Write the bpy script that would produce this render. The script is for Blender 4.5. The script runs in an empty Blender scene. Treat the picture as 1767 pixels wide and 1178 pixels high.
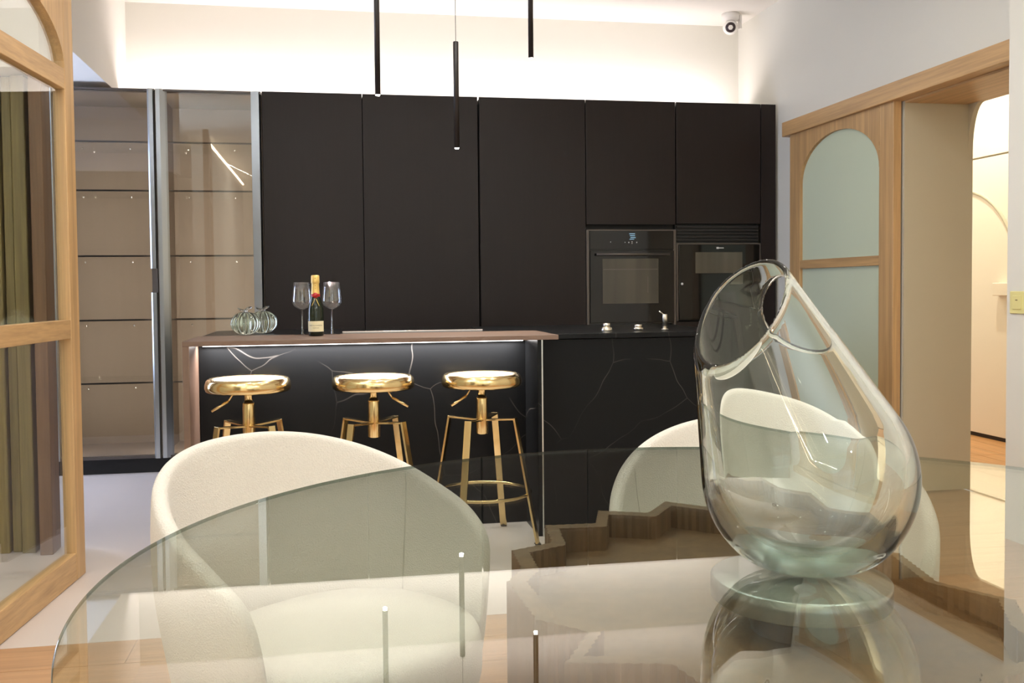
import bpy, bmesh, math, random
import numpy as np
from mathutils import Vector, Matrix
random.seed(7)
sc = bpy.context.scene
COL = sc.collection
PI = math.pi

# ------------------------------------------------------------------ camera, world, exposure
F_PX, CX, CY = 1652.25, 865.38, 556.29
YAW, PITCH, ROLL, CAM_H = 0.17608, -0.03581, -0.00954, 1.0663
W, H = 1767.0, 1178.0
fw = Vector((math.sin(YAW)*math.cos(PITCH), math.cos(YAW)*math.cos(PITCH), math.sin(PITCH)))
rt = Vector((math.cos(YAW), -math.sin(YAW), 0)); up = rt.cross(fw)
r2 = rt*math.cos(ROLL)+up*math.sin(ROLL); u2 = -rt*math.sin(ROLL)+up*math.cos(ROLL)
cd = bpy.data.cameras.new('camera'); cam = bpy.data.objects.new('camera', cd); COL.objects.link(cam)
cam.matrix_world = Matrix(((r2.x, u2.x, -fw.x, 0), (r2.y, u2.y, -fw.y, 0), (r2.z, u2.z, -fw.z, CAM_H), (0, 0, 0, 1)))
cd.sensor_width = 36.0; cd.lens = F_PX*36.0/W
cd.shift_x = (W/2-CX)/W; cd.shift_y = -(H/2-CY)/W
cd.clip_start = 0.02; cd.clip_end = 60
sc.camera = cam
world = bpy.data.worlds.new('sky'); sc.world = world; world.use_nodes = True
world.node_tree.nodes['Background'].inputs[0].default_value = (0.75, 0.88, 1.0, 1)
world.node_tree.nodes['Background'].inputs[1].default_value = 1.0
vs = sc.view_settings
vs.view_transform = 'Standard'; vs.look = 'None'; vs.gamma = 1.0; vs.use_curve_mapping = False
vs.exposure = 0.16
sc.cycles.use_denoising = True; sc.cycles.adaptive_threshold = 0.02
sc.cycles.max_bounces = 16; sc.cycles.transmission_bounces = 14; sc.cycles.transparent_max_bounces = 24
sc.cycles.diffuse_bounces = 4; sc.cycles.glossy_bounces = 6
sc.cycles.sample_clamp_indirect = 6.0

def area_light(name, loc, direction, size, size_y, power, color=(1, 1, 1), shape='RECTANGLE', spread=PI):
    d = bpy.data.lights.new(name, 'AREA'); d.shape = shape; d.size = size
    if shape in ('RECTANGLE', 'ELLIPSE'): d.size_y = size_y
    d.energy = power; d.color = color; d.spread = spread
    o = bpy.data.objects.new(name, d); COL.objects.link(o); o.location = loc
    o.rotation_euler = Vector(direction).to_track_quat('-Z', 'Y').to_euler()
    return o
WARM = (1.0, 0.91, 0.78)
NEUTRAL = (1.0, 0.965, 0.91)
COOL = (0.78, 0.89, 1.0)
# cove light lying on top of the tall cabinets
area_light('cove_light', (0.75, 6.27, 2.275), (0, 0.55, 1), 4.0, 0.05, 17.5, (1.0, 0.90, 0.91))
# strip light under the bar top
area_light('bar_light', (0.14, 4.205, 0.838), (0, 0.25, -1), 1.36, 0.012, 15.0, (1, 0.95, 0.95))

# added unseen ambient fill, bounced off the dining ceiling from the side walls
area_light('added_fill_light', (2.69, -1.6, 2.47), (-0.25, 0, 1), 0.05, 3.8, 175, COOL)
area_light('added_fill_light', (-2.52, 1.4, 2.47), (0.35, 0, 1), 0.05, 2.8, 165, COOL)

# ------------------------------------------------------------------ materials
def mat(name):
    m = bpy.data.materials.new(name); m.use_nodes = True
    nt = m.node_tree; nt.nodes.clear()
    out = nt.nodes.new('ShaderNodeOutputMaterial')
    return m, nt, out
def srgb(r, g, b):
    f = lambda c: (c/255/12.92) if c/255 <= 0.04045 else ((c/255+0.055)/1.055)**2.4
    return (f(r), f(g), f(b), 1)
def N(nt, t, **kw):
    n = nt.nodes.new(t)
    for k, v in kw.items(): setattr(n, k, v)
    return n
def coords(nt, scale=(1, 1, 1), rot=(0, 0, 0), kind='Object'):
    tc = N(nt, 'ShaderNodeTexCoord'); mp = N(nt, 'ShaderNodeMapping')
    mp.inputs['Scale'].default_value = scale; mp.inputs['Rotation'].default_value = rot
    nt.links.new(tc.outputs[kind], mp.inputs[0]); return mp.outputs[0]
def world_coords(nt, scale=(1, 1, 1)):
    g = N(nt, 'ShaderNodeNewGeometry'); mp = N(nt, 'ShaderNodeMapping'); mp.inputs['Scale'].default_value = scale
    nt.links.new(g.outputs['Position'], mp.inputs[0]); return mp.outputs[0]
def principled(name, col, rough=0.5, metal=0.0, noise=None, bump=None, spec=0.5, coat=0.0):
    """noise = (scale_vec, amount, detail); bump = (scale_vec, strength, distance)"""
    m, nt, out = mat(name)
    p = N(nt, 'ShaderNodeBsdfPrincipled')
    p.inputs['Base Color'].default_value = col; p.inputs['Roughness'].default_value = rough
    p.inputs['Metallic'].default_value = metal; p.inputs['Specular IOR Level'].default_value = spec
    p.inputs['Coat Weight'].default_value = coat
    nt.links.new(p.outputs[0], out.inputs[0])
    if noise:
        v = world_coords(nt, noise[0]); tx = N(nt, 'ShaderNodeTexNoise')
        tx.inputs['Scale'].default_value = 1; tx.inputs['Detail'].default_value = noise[2]
        nt.links.new(v, tx.inputs['Vector'])
        mx = N(nt, 'ShaderNodeMix', data_type='RGBA')
        a = noise[1]
        mx.inputs[6].default_value = tuple(c*(1-a) for c in col[:3])+(1,)
        mx.inputs[7].default_value = tuple(min(1, c*(1+a)) for c in col[:3])+(1,)
        nt.links.new(tx.outputs['Fac'], mx.inputs[0]); nt.links.new(mx.outputs[2], p.inputs['Base Color'])
    if bump:
        v = world_coords(nt, bump[0]); tx = N(nt, 'ShaderNodeTexNoise'); tx.inputs['Scale'].default_value = 1
        tx.inputs['Detail'].default_value = 3
        nt.links.new(v, tx.inputs['Vector']); bp = N(nt, 'ShaderNodeBump')
        bp.inputs['Strength'].default_value = bump[1]; bp.inputs['Distance'].default_value = bump[2]
        nt.links.new(tx.outputs['Fac'], bp.inputs['Height']); nt.links.new(bp.outputs[0], p.inputs['Normal'])
    return m
def oak(name, col, grain_axis, amount=0.22, rough=0.45):
    """oak veneer, grain running along grain_axis (0, 1, 2) of the world"""
    m, nt, out = mat(name)
    p = N(nt, 'ShaderNodeBsdfPrincipled'); nt.links.new(p.outputs[0], out.inputs[0])
    s = [34.0, 34.0, 34.0]; s[grain_axis] = 1.2
    v = world_coords(nt, tuple(s)); n1 = N(nt, 'ShaderNodeTexNoise')
    n1.inputs['Scale'].default_value = 1; n1.inputs['Detail'].default_value = 4; n1.inputs['Distortion'].default_value = 0.4
    nt.links.new(v, n1.inputs['Vector'])
    s2 = [140.0, 140.0, 140.0]; s2[grain_axis] = 5
    v2 = world_coords(nt, tuple(s2)); n2 = N(nt, 'ShaderNodeTexNoise'); n2.inputs['Scale'].default_value = 1
    nt.links.new(v2, n2.inputs['Vector'])
    ad = N(nt, 'ShaderNodeMath', operation='MULTIPLY_ADD'); ad.inputs[1].default_value = 0.5
    nt.links.new(n2.outputs['Fac'], ad.inputs[0]); nt.links.new(n1.outputs['Fac'], ad.inputs[2])
    rp = N(nt, 'ShaderNodeValToRGB')
    rp.color_ramp.elements[0].position = 0.48; rp.color_ramp.elements[1].position = 1.0
    rp.color_ramp.elements[0].color = tuple(c*(1-amount) for c in col[:3])+(1,)
    rp.color_ramp.elements[1].color = tuple(min(1, c*(1+amount)) for c in col[:3])+(1,)
    nt.links.new(ad.outputs[0], rp.inputs[0]); nt.links.new(rp.outputs[0], p.inputs['Base Color'])
    p.inputs['Roughness'].default_value = rough
    bp = N(nt, 'ShaderNodeBump'); bp.inputs['Strength'].default_value = 0.15; bp.inputs['Distance'].default_value = 0.001
    nt.links.new(ad.outputs[0], bp.inputs['Height']); nt.links.new(bp.outputs[0], p.inputs['Normal'])
    return m
def thin_glass(name, tint, ior=1.5, rough=0.0):
    """a glass skin: Fresnel reflection over tinted straight-through transmission, the same from both sides"""
    m, nt, out = mat(name)
    g = N(nt, 'ShaderNodeNewGeometry')
    mi = N(nt, 'ShaderNodeMix', data_type='FLOAT'); mi.inputs[2].default_value = ior; mi.inputs[3].default_value = 1/ior
    nt.links.new(g.outputs['Backfacing'], mi.inputs[0])
    fr = N(nt, 'ShaderNodeFresnel'); nt.links.new(mi.outputs[0], fr.inputs['IOR'])
    t = N(nt, 'ShaderNodeBsdfTransparent'); t.inputs[0].default_value = tint+(1,)
    gl = N(nt, 'ShaderNodeBsdfGlossy'); gl.inputs['Roughness'].default_value = rough
    gl.inputs[0].default_value = (1, 1, 1, 1)
    mx = N(nt, 'ShaderNodeMixShader')
    nt.links.new(fr.outputs[0], mx.inputs[0]); nt.links.new(t.outputs[0], mx.inputs[1]); nt.links.new(gl.outputs[0], mx.inputs[2])
    nt.links.new(mx.outputs[0], out.inputs[0]); return m
def emit(name, col, strength):
    m, nt, out = mat(name); e = N(nt, 'ShaderNodeEmission')
    e.inputs[0].default_value = col; e.inputs[1].default_value = strength
    nt.links.new(e.outputs[0], out.inputs[0]); return m
def marble(name):
    m, nt, out = mat(name); p = N(nt, 'ShaderNodeBsdfPrincipled'); nt.links.new(p.outputs[0], out.inputs[0])
    v = world_coords(nt, (1, 1, 1))
    n = N(nt, 'ShaderNodeTexNoise'); n.inputs['Scale'].default_value = 2.4; n.inputs['Detail'].default_value = 2.5
    nt.links.new(v, n.inputs['Vector'])
    sb = N(nt, 'ShaderNodeVectorMath', operation='SUBTRACT'); sb.inputs[1].default_value = (.5, .5, .5)
    nt.links.new(n.outputs['Color'], sb.inputs[0])
    ml = N(nt, 'ShaderNodeVectorMath', operation='MULTIPLY_ADD'); ml.inputs[1].default_value = (.16, .16, .16)
    nt.links.new(sb.outputs[0], ml.inputs[0]); nt.links.new(v, ml.inputs[2])
    vo = N(nt, 'ShaderNodeTexVoronoi', feature='DISTANCE_TO_EDGE'); vo.inputs['Scale'].default_value = 2.3
    nt.links.new(ml.outputs[0], vo.inputs['Vector'])
    r = N(nt, 'ShaderNodeValToRGB')
    r.color_ramp.elements[0].position = 0.0; r.color_ramp.elements[0].color = (1, 1, 1, 1)
    r.color_ramp.elements[1].position = 0.0045; r.color_ramp.elements[1].color = (0, 0, 0, 1)
    nt.links.new(vo.outputs['Distance'], r.inputs[0])
    n3 = N(nt, 'ShaderNodeTexNoise'); n3.inputs['Scale'].default_value = 3.5
    nt.links.new(v, n3.inputs['Vector'])
    r3 = N(nt, 'ShaderNodeValToRGB'); r3.color_ramp.elements[0].position = 0.40; r3.color_ramp.elements[1].position = 0.75
    nt.links.new(n3.outputs['Fac'], r3.inputs[0])
    mu = N(nt, 'ShaderNodeMath', operation='MULTIPLY'); nt.links.new(r.outputs[0], mu.inputs[0]); nt.links.new(r3.outputs[0], mu.inputs[1])
    mx = N(nt, 'ShaderNodeMix', data_type='RGBA')
    mx.inputs[6].default_value = (0.007, 0.0075, 0.008, 1); mx.inputs[7].default_value = (0.12, 0.11, 0.10, 1)
    nt.links.new(mu.outputs[0], mx.inputs[0]); nt.links.new(mx.outputs[2], p.inputs['Base Color'])
    p.inputs['Roughness'].default_value = 0.3; p.inputs['Specular IOR Level'].default_value = 0.12
    return m
def boucle(name, col):
    m, nt, out = mat(name); p = N(nt, 'ShaderNodeBsdfPrincipled'); nt.links.new(p.outputs[0], out.inputs[0])
    v = coords(nt, (1, 1, 1))
    w1 = N(nt, 'ShaderNodeTexNoise'); w1.inputs['Scale'].default_value = 260; w1.inputs['Detail'].default_value = 2
    nt.links.new(v, w1.inputs['Vector'])
    w2 = N(nt, 'ShaderNodeTexVoronoi'); w2.inputs['Scale'].default_value = 330
    nt.links.new(v, w2.inputs['Vector'])
    mx = N(nt, 'ShaderNodeMix', data_type='RGBA')
    mx.inputs[6].default_value = tuple(c*.86 for c in col[:3])+(1,); mx.inputs[7].default_value = col
    nt.links.new(w1.outputs['Fac'], mx.inputs[0]); nt.links.new(mx.outputs[2], p.inputs['Base Color'])
    p.inputs['Roughness'].default_value = 0.95; p.inputs['Sheen Weight'].default_value = 0.15
    bp = N(nt, 'ShaderNodeBump'); bp.inputs['Strength'].default_value = 0.5; bp.inputs['Distance'].default_value = 0.002
    ad = N(nt, 'ShaderNodeMath', operation='ADD'); nt.links.new(w1.outputs['Fac'], ad.inputs[0]); nt.links.new(w2.outputs['Distance'], ad.inputs[1])
    nt.links.new(ad.outputs[0], bp.inputs['Height']); nt.links.new(bp.outputs[0], p.inputs['Normal'])
    return m

M = {}
M['wall'] = principled('wall_paint', srgb(222, 220, 210), 0.85, noise=((3, 3, 3), 0.015, 2))
M['ceil'] = principled('ceiling_paint', srgb(240, 236, 228), 0.9)
M['wall_hall'] = principled('hall_paint', srgb(238, 226, 204), 0.85)
M['jamb'] = principled('jamb_paint', srgb(194, 184, 158), 0.7, noise=((4, 4, 1), 0.02, 2))
M['tile'] = principled('pale_floor', srgb(212, 200, 192), 0.38, noise=((1.6, 1.6, 1.6), 0.05, 4))
M['oak_x'] = oak('oak_x', srgb(186, 150, 104), 0)
M['oak_y'] = oak('oak_y', srgb(186, 150, 104), 1)
M['oak_z'] = oak('oak_z', srgb(186, 150, 104), 2)
M['plank'] = oak('oak_floor', srgb(184, 144, 108), 0, 0.2, 0.35)
M['plank_y'] = oak('oak_floor_hall', srgb(196, 144, 90), 1, 0.2, 0.35)
M['slat'] = oak('slat_wood', srgb(134, 118, 72), 2, 0.3, 0.5)
M['basewood'] = oak('base_wood', srgb(122, 92, 64), 2, 0.25, 0.5)
M['bronze'] = principled('bronze_laminate', srgb(112, 90, 76), 0.42, noise=((8, 60, 60), 0.08, 3))
M['cab'] = principled('dark_cabinet', srgb(36, 28, 25), 0.4, noise=((60, 60, 2), 0.12, 3), spec=0.25)
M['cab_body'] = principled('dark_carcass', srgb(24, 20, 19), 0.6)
M['plinth'] = principled('black_plinth', srgb(16, 15, 15), 0.5)
M['marble'] = marble('black_marble')
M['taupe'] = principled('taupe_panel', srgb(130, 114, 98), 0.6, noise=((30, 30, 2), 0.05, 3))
M['alu'] = principled('anodised_aluminium', (0.62, 0.66, 0.68, 1), 0.28, 1.0)
M['steel'] = principled('brushed_steel', (0.60, 0.62, 0.60, 1), 0.25, 1.0, noise=((2, 2, 300), 0.12, 2))
M['satin'] = principled('satin_steel', (0.44, 0.46, 0.45, 1), 0.28, 1.0, noise=((140, 140, 2), 0.12, 2))
M['brass_satin'] = principled('satin_brass', (0.62, 0.44, 0.27, 1), 0.5, 0.9)
M['chrome'] = principled('chrome', (0.8, 0.78, 0.74, 1), 0.12, 1.0)
M['nickel'] = principled('warm_nickel', (0.80, 0.74, 0.64, 1), 0.3, 1.0)
M['brass'] = principled('polished_brass', (0.76, 0.58, 0.29, 1), 0.17, 1.0)
M['brass_dark'] = principled('dark_brass', (0.05, 0.04, 0.03, 1), 0.4, 1.0)  # very dark brass for the stool ring and wardrobe plinth
M['black'] = principled('black_metal', srgb(36, 31, 29), 0.45)
M['ovenglass'] = principled('black_oven_glass', (0.006, 0.006, 0.006, 1), 0.06)
M['ovenwin'] = principled('oven_window', (0.085, 0.075, 0.055, 1), 0.2, 0.0, noise=((9, 9, 0.5), 0.75, 2))  # vertical streaks paint reflections into the oven glass colour
M['ovenframe'] = principled('oven_frame', srgb(96, 88, 82), 0.35, 0.5)
M['display'] = emit('oven_display', (0.45, 0.75, 0.95, 1), 0.55)
M['print'] = principled('pale_print', srgb(205, 205, 205), 0.5)
M['hob'] = principled('hob_glass', (0.004, 0.004, 0.004, 1), 0.05)
M['fabric'] = boucle('boucle_cream', srgb(224, 216, 204))
M['glass_pane'] = thin_glass('door_glass', (0.93, 0.95, 0.94))
M['glass_cab'] = thin_glass('cabinet_glass', (0.90, 0.89, 0.87))
M['glass_shelf'] = thin_glass('shelf_glass', (0.95, 0.96, 0.95))
M['shelf_edge'] = principled('shelf_edge', srgb(40, 34, 28), 0.3)
M['glass_table'] = thin_glass('table_glass', (0.865, 0.895, 0.855))
M['glass_edge'] = thin_glass('table_glass_edge', (0.30, 0.36, 0.32))


m, nt, out = mat('vase_glass'); gl = N(nt, 'ShaderNodeBsdfGlass'); gl.inputs['IOR'].default_value = 1.5
gl.inputs['Color'].default_value = (0.975, 0.99, 0.98, 1); gl.inputs['Roughness'].default_value = 0.0
nt.links.new(gl.outputs[0], out.inputs[0]); M['vase'] = m
for k_, c_ in (('glass_wine', (0.97, 0.98, 0.98, 1)), ('glass_pumpkin', (0.95, 0.96, 0.92, 1))):
    m, nt, out = mat(k_); gl = N(nt, 'ShaderNodeBsdfGlass'); gl.inputs['IOR'].default_value = 1.5
    gl.inputs['Color'].default_value = c_; gl.inputs['Roughness'].default_value = 0.0
    nt.links.new(gl.outputs[0], out.inputs[0]); M[k_] = m
M['glass_bowl'] = thin_glass('wine_bowl', (0.965, 0.97, 0.97), 1.75)
M['frost'] = principled('frosted_glass', srgb(202, 212, 188), 0.28, noise=((1.5, 1.5, 1.5), 0.03, 2))
M['bottle'] = principled('dark_green_glass', (0.008, 0.014, 0.006, 1), 0.08)
M['foil'] = principled('gold_foil', srgb(226, 192, 112), 0.4, 0.35)
M['red'] = principled('red_seal', srgb(170, 34, 34), 0.4)
M['paper'] = principled('cream_label', srgb(226, 214, 176), 0.7)
M['ink'] = principled('dark_ink', srgb(60, 50, 40), 0.7)
M['goldline'] = principled('gold_band', srgb(205, 175, 100), 0.3, 0.8)
M['white_plastic'] = principled('white_plastic', srgb(240, 236, 230), 0.4)
M['lens'] = principled('camera_lens', srgb(58, 46, 48), 0.15)
M['switch'] = principled('switch_plate', srgb(226, 216, 150), 0.4)
M['switch_dark'] = principled('switch_mark', srgb(120, 100, 60), 0.5)
M['lamp'] = emit('lamp_glow', (1.0, 0.95, 0.82, 1), 60)
M['led'] = emit('led_glow', (1.0, 0.95, 0.93, 1), 9)
M['led_warm'] = emit('led_glow_warm', (1.0, 0.84, 0.62, 1), 22)
M['downlight'] = emit('downlight_glow', (1.0, 0.90, 0.76, 1), 30)
M['assumed_daylight'] = emit('assumed_daylight_pane', (0.85, 0.95, 1.0, 1), 1.6)  # glow added for the assumed window behind the camera
M['assumed_daylight_blue'] = emit('assumed_daylight_pane_blue', (0.58, 0.70, 1.0, 1), 14.0)  # blue glow added for the assumed left kitchen window
M['seam'] = principled('seam_thread', srgb(196, 190, 178), 0.9)

# ------------------------------------------------------------------ builders
def link(o, parent=None):
    COL.objects.link(o)
    if parent is not None: o.parent = parent
    return o
def tag(o, label, cat, group=None, kind=None):
    o['label'] = label; o['category'] = cat
    if group: o['group'] = group
    if kind: o['kind'] = kind
    return o
def thing(name, label, cat, loc=(0, 0, 0), rz=0.0, group=None, kind=None):
    o = bpy.data.objects.new(name, None); COL.objects.link(o)
    o.empty_display_size = 0.1; o.location = loc; o.rotation_euler = (0, 0, rz)
    return tag(o, label, cat, group, kind)
class MB:
    def __init__(s): s.bm = bmesh.new()
    def box(s, x0, x1, y0, y1, z0, z1, mi=0):
        v = [s.bm.verts.new(p) for p in ((x0, y0, z0), (x1, y0, z0), (x1, y1, z0), (x0, y1, z0), (x0, y0, z1), (x1, y0, z1), (x1, y1, z1), (x0, y1, z1))]
        for f in ((3, 2, 1, 0), (4, 5, 6, 7), (0, 1, 5, 4), (1, 2, 6, 5), (2, 3, 7, 6), (3, 0, 4, 7)):
            s.bm.faces.new([v[i] for i in f]).material_index = mi
        return s
    def prism(s, pts, axis, a, b, mi=0):
        """extrude a 2-D outline along axis from a to b; outline in the two other axes in order"""
        def P(p, t):
            q = [0, 0, 0]; o = [i for i in range(3) if i != axis]
            q[o[0]], q[o[1]] = p; q[axis] = t; return q
        A = [s.bm.verts.new(P(p, a)) for p in pts]; B = [s.bm.verts.new(P(p, b)) for p in pts]; n = len(pts)
        s.bm.faces.new(A[::-1]).material_index = mi; s.bm.faces.new(B).material_index = mi
        for i in range(n): s.bm.faces.new((A[i], A[(i+1) % n], B[(i+1) % n], B[i])).material_index = mi
        return s
    def lathe(s, prof, cx=0, cy=0, n=48, mi=0, rib=None):
        rings = []
        for k, (r, z) in enumerate(prof):
            if r <= 1e-6: rings.append([s.bm.verts.new((cx, cy, z))]); continue
            ring = []
            for i in range(n):
                a = 2*PI*i/n; rr = r*(rib(a, k) if rib else 1)
                ring.append(s.bm.verts.new((cx+rr*math.cos(a), cy+rr*math.sin(a), z)))
            rings.append(ring)
        for A, B in zip(rings, rings[1:]):
            for i in range(n):
                j = (i+1) % n
                if len(A) == 1 and len(B) == 1: continue
                if len(A) == 1: f = (A[0], B[j], B[i])
                elif len(B) == 1: f = (A[i], A[j], B[0])
                else: f = (A[i], A[j], B[j], B[i])
                fc = s.bm.faces.new(f); fc.material_index = mi; fc.smooth = True
        return s
    def tube(s, pts, r, n=12, caps=True, mi=0, closed=False, radii=None):
        pts = [Vector(p) for p in pts]; m = len(pts); rings = []
        prev = None
        for i, p in enumerate(pts):
            a = pts[(i-1) % m] if (closed or i > 0) else p; b = pts[(i+1) % m] if (closed or i < m-1) else p
            t = (b-a).normalized()
            if prev is None:
                x = t.orthogonal().normalized()
            else:
                x = (prev-t*prev.dot(t)).normalized()
            prev = x; y = t.cross(x); rr = radii[i] if radii else r
            rings.append([s.bm.verts.new(p+(x*math.cos(2*PI*k/n)+y*math.sin(2*PI*k/n))*rr) for k in range(n)])
        for i in range(m if closed else m-1):
            A, B = rings[i], rings[(i+1) % m]
            for k in range(n):
                f = s.bm.faces.new((A[k], A[(k+1) % n], B[(k+1) % n], B[k])); f.smooth = True; f.material_index = mi
        if caps and not closed:
            s.bm.faces.new(rings[0][::-1]).material_index = mi; s.bm.faces.new(rings[-1]).material_index = mi
        return s
    def bar(s, a, b, w, t, wdir, mi=0):
        """flat bar from a to b, w wide along wdir, t thick"""
        a, b = Vector(a), Vector(b); d = (b-a).normalized(); wv = Vector(wdir); wv = (wv-d*wv.dot(d)).normalized(); tv = d.cross(wv)
        vs_ = []
        for p in (a, b):
            for sx, sy in ((-1, -1), (1, -1), (1, 1), (-1, 1)):
                vs_.append(s.bm.verts.new(p+wv*(w/2*sx)+tv*(t/2*sy)))
        for f in ((3, 2, 1, 0), (4, 5, 6, 7), (0, 1, 5, 4), (1, 2, 6, 5), (2, 3, 7, 6), (3, 0, 4, 7)):
            s.bm.faces.new([vs_[i] for i in f]).material_index = mi
        return s
    def mesh(s, name, mats, bevel=0.0, smooth=False, seg=2):
        bm = s.bm
        bmesh.ops.recalc_face_normals(bm, faces=bm.faces)
        if bevel:
            es = [e for e in bm.edges if len(e.link_faces) == 2 and e.calc_face_angle(0) > 0.6]
            bmesh.ops.bevel(bm, geom=es, offset=bevel, segments=seg, affect='EDGES', clamp_overlap=True, profile=0.5)
        me = bpy.data.meshes.new(name); bm.to_mesh(me); bm.free()
        for m_ in (mats if isinstance(mats, (list, tuple)) else [mats]): me.materials.append(m_)
        if smooth:
            for p_ in me.polygons: p_.use_smooth = True
        return me
    def build(s, name, mats, parent=None, bevel=0.0, smooth=False, seg=2):
        return link(bpy.data.objects.new(name, s.mesh(name, mats, bevel, smooth, seg)), parent)
def box(name, b, m_, parent=None, bevel=0.0):
    return MB().box(*b).build(name, m_, parent, bevel)
def struct(name, b, m_, label, cat, bevel=0.0):
    return tag(box(name, b, m_, None, bevel), label, cat, None, 'structure')
def copy_tree(o, parent=None):
    c = o.copy(); COL.objects.link(c); c.parent = parent
    for ch in list(o.children): copy_tree(ch, c)
    return c

# ================================================================== THE ROOM
ZC = 2.905; YW = 6.47; XR = 2.88; YCAB = 5.85
XL = -2.6; YB = -4.6
fl = struct('floor', (XL, 1.93, 3.055, 6.6, -0.08, 0.0), M['tile'], 'pale cream seamless kitchen floor around the island', 'floor')
# oak floor of the dining side, plank by plank
fw_ = thing('floor_oak', 'light oak plank floor on the dining side under the glass table', 'floor', (0, 0, 0), 0, None, 'structure')
box('subfloor', (XL, 4.6, YB, 3.055, -0.08, -0.012), M['plank'], fw_)
pl_mesh = {}
def plank(parent, x0, x1, y0, y1, m_, g=0.0012):
    L, Wd = round(x1-x0, 3), round(y1-y0, 3)
    if (L, Wd, m_.name) not in pl_mesh:
        pl_mesh[(L, Wd, m_.name)] = MB().box(-L/2+g, L/2-g, -Wd/2+g, Wd/2-g, -0.014, 0.0).mesh('plank', m_)
    o = link(bpy.data.objects.new('plank', pl_mesh[(L, Wd, m_.name)]), parent)
    o.location = ((x0+x1)/2, (y0+y1)/2, 0)
wd = 0.19; y = 3.055-0.0; row = 0
while y > 0.4:
    off = (row*0.83) % 2.0
    x = XL-off
    while x < XR:
        a, b = max(x, XL), min(x+2.0, XR)
        if b-a > 0.05: plank(fw_, a, b, y-wd, y, M['plank'])
        x += 2.0
    y -= wd; row += 1
box('subfloor', (1.93, 3.26, 3.055, 6.6, -0.08, -0.012), M['plank'], fw_)
for k in range(15):
    y_ = 3.055+k*wd
    plank(fw_, 1.93, 2.88 if not 3.5 < y_+wd/2 < 4.46 else 3.268, y_, y_+wd, M['plank'])
tag(box('floor_rear', (XL, XR, YB, y, -0.012, 0.0), M['tile']), 'pale floor of the sitting area behind the camera', 'floor', None, 'structure')  # unseen floor, made pale so it bounces neutral light
hf = thing('floor_hall', 'honey oak plank floor in the bright hallway', 'floor', (0, 0, 0), 0, None, 'structure')
for k in range(7):
    a = 3.27+k*0.17
    plank(hf, a, min(a+0.17, 4.46), 3.3, 5.3, M['plank_y']); plank(hf, a, min(a+0.17, 4.46), 5.3, 7.6, M['plank_y'])
for o_ in hf.children: o_.location.z = 0.002
struct('ceiling', (XL, 4.7, YB, 7.7, ZC, ZC+0.1), M['ceil'], 'plain white ceiling above the kitchen', 'ceiling')
struct('wall_back', (XL, 3.25, YW, YW+0.1, 0, ZC), M['wall'], 'white rear wall glowing above the dark tall cabinets', 'wall')
# right wall: solid beyond the opening, lintel over it, near pier
wr = thing('wall_right', 'pale plastered right wall with the doorway to the hall', 'wall', (0, 0, 0), 0, None, 'structure')
box('wall_panel', (XR, 3.25, 4.459, YW, 0, ZC), M['wall'], wr)
box('lintel', (XR, 3.25, 3.548, 4.459, 2.0, ZC), M['wall'], wr)
box('jamb_lining', (XR-0.002, 3.262, 4.449, 4.4595, 0, 2.0), M['jamb'], wr)
box('lintel_lining', (XR-0.002, 3.262, 3.548, 4.449, 1.985, 2.0), M['oak_y'], wr)
# arched spandrel on the hall side of the opening
pts = [(4.449, 1.985), (4.36, 1.985)]
for i in range(9):
    t = i/8; pts.append((4.36+0.089*math.sin(t*PI/2), 1.985-0.24*(1-math.cos(t*PI/2))))
MB().prism(pts[:-1]+[(4.449, 1.745)], 0, 3.235, 3.262).build('arch_spandrel', M['jamb'], wr)
struct('wall_right_pier', (2.765, 3.25, YB, 3.548, 0, ZC), M['wall'], 'white wall pier at the right edge with a light switch', 'wall')
struct('wall_left', (XL-0.1, XL, YB, 7.0, 0, ZC), M['wall'], 'plain left outer wall hidden behind the oak glazed door', 'wall')
struct('wall_rear', (XL, XR, YB-0.1, YB, 0, ZC), M['wall'], 'wall of the sitting area behind the camera', 'wall')
struct('wall_left_lounge', (-1.60, -1.40, YB, -0.15, 0, 2.80), M['wall'], 'white lounge wall behind the camera with a glowing top edge', 'wall')
# soffit along the left of the kitchen
struct('ceiling_bulkhead', (XL, -1.258, 4.6, YW, 2.275, ZC), M['ceil'], 'white boxed bulkhead hanging from the ceiling beside the glass cabinets', 'ceiling')
struct('ceiling_bulkhead_slats', (XL, -1.115, 4.06, 4.26, 1.95, ZC), M['ceil'], 'white lowered ceiling box above the timber slats', 'ceiling')
# hall
struct('wall_hall', (4.46, 4.6, 3.0, 7.6, 0, ZC), M['wall_hall'], 'warm white hallway wall behind the arched wardrobe', 'wall')
struct('wall_hall_end', (3.25, 4.6, 7.5, 7.6, 0, ZC), M['wall_hall'], 'end wall of the hallway', 'wall')
struct('wall_hall_near', (3.25, 4.6, 3.0, 3.1, 0, ZC), M['wall_hall'], 'near end wall of the hallway', 'wall')
# assumed unseen windows: glowing panes added to light the rooms
def window(name, label, b, m_, axis):
    t = thing(name, label, 'window', (0, 0, 0), 0, None, 'structure')
    box('pane', b, m_, t)
    x0, x1, y0, y1, z0, z1 = b
    fr_ = 0.06
    if axis == 1:
        for xa in (x0-fr_, (x0+x1)/2-fr_/2, x1): box('frame_post', (xa, xa+fr_, y0-0.01, y1+0.03, z0-fr_, z1+fr_), M['white_plastic'], t)
        for za in (z0-fr_, z1): box('frame_rail', (x0, x1, y0-0.01, y1+0.03, za, za+fr_), M['white_plastic'], t)
    else:
        for ya in (y0-fr_, (y0+y1)/2-fr_/2, y1): box('frame_post', (x0-0.01, x1+0.03, ya, ya+fr_, z0-fr_, z1+fr_), M['white_plastic'], t)
        for za in (z0-fr_, z1): box('frame_rail', (x0-0.01, x1+0.03, y0, y1, za, za+fr_), M['white_plastic'], t)
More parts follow.
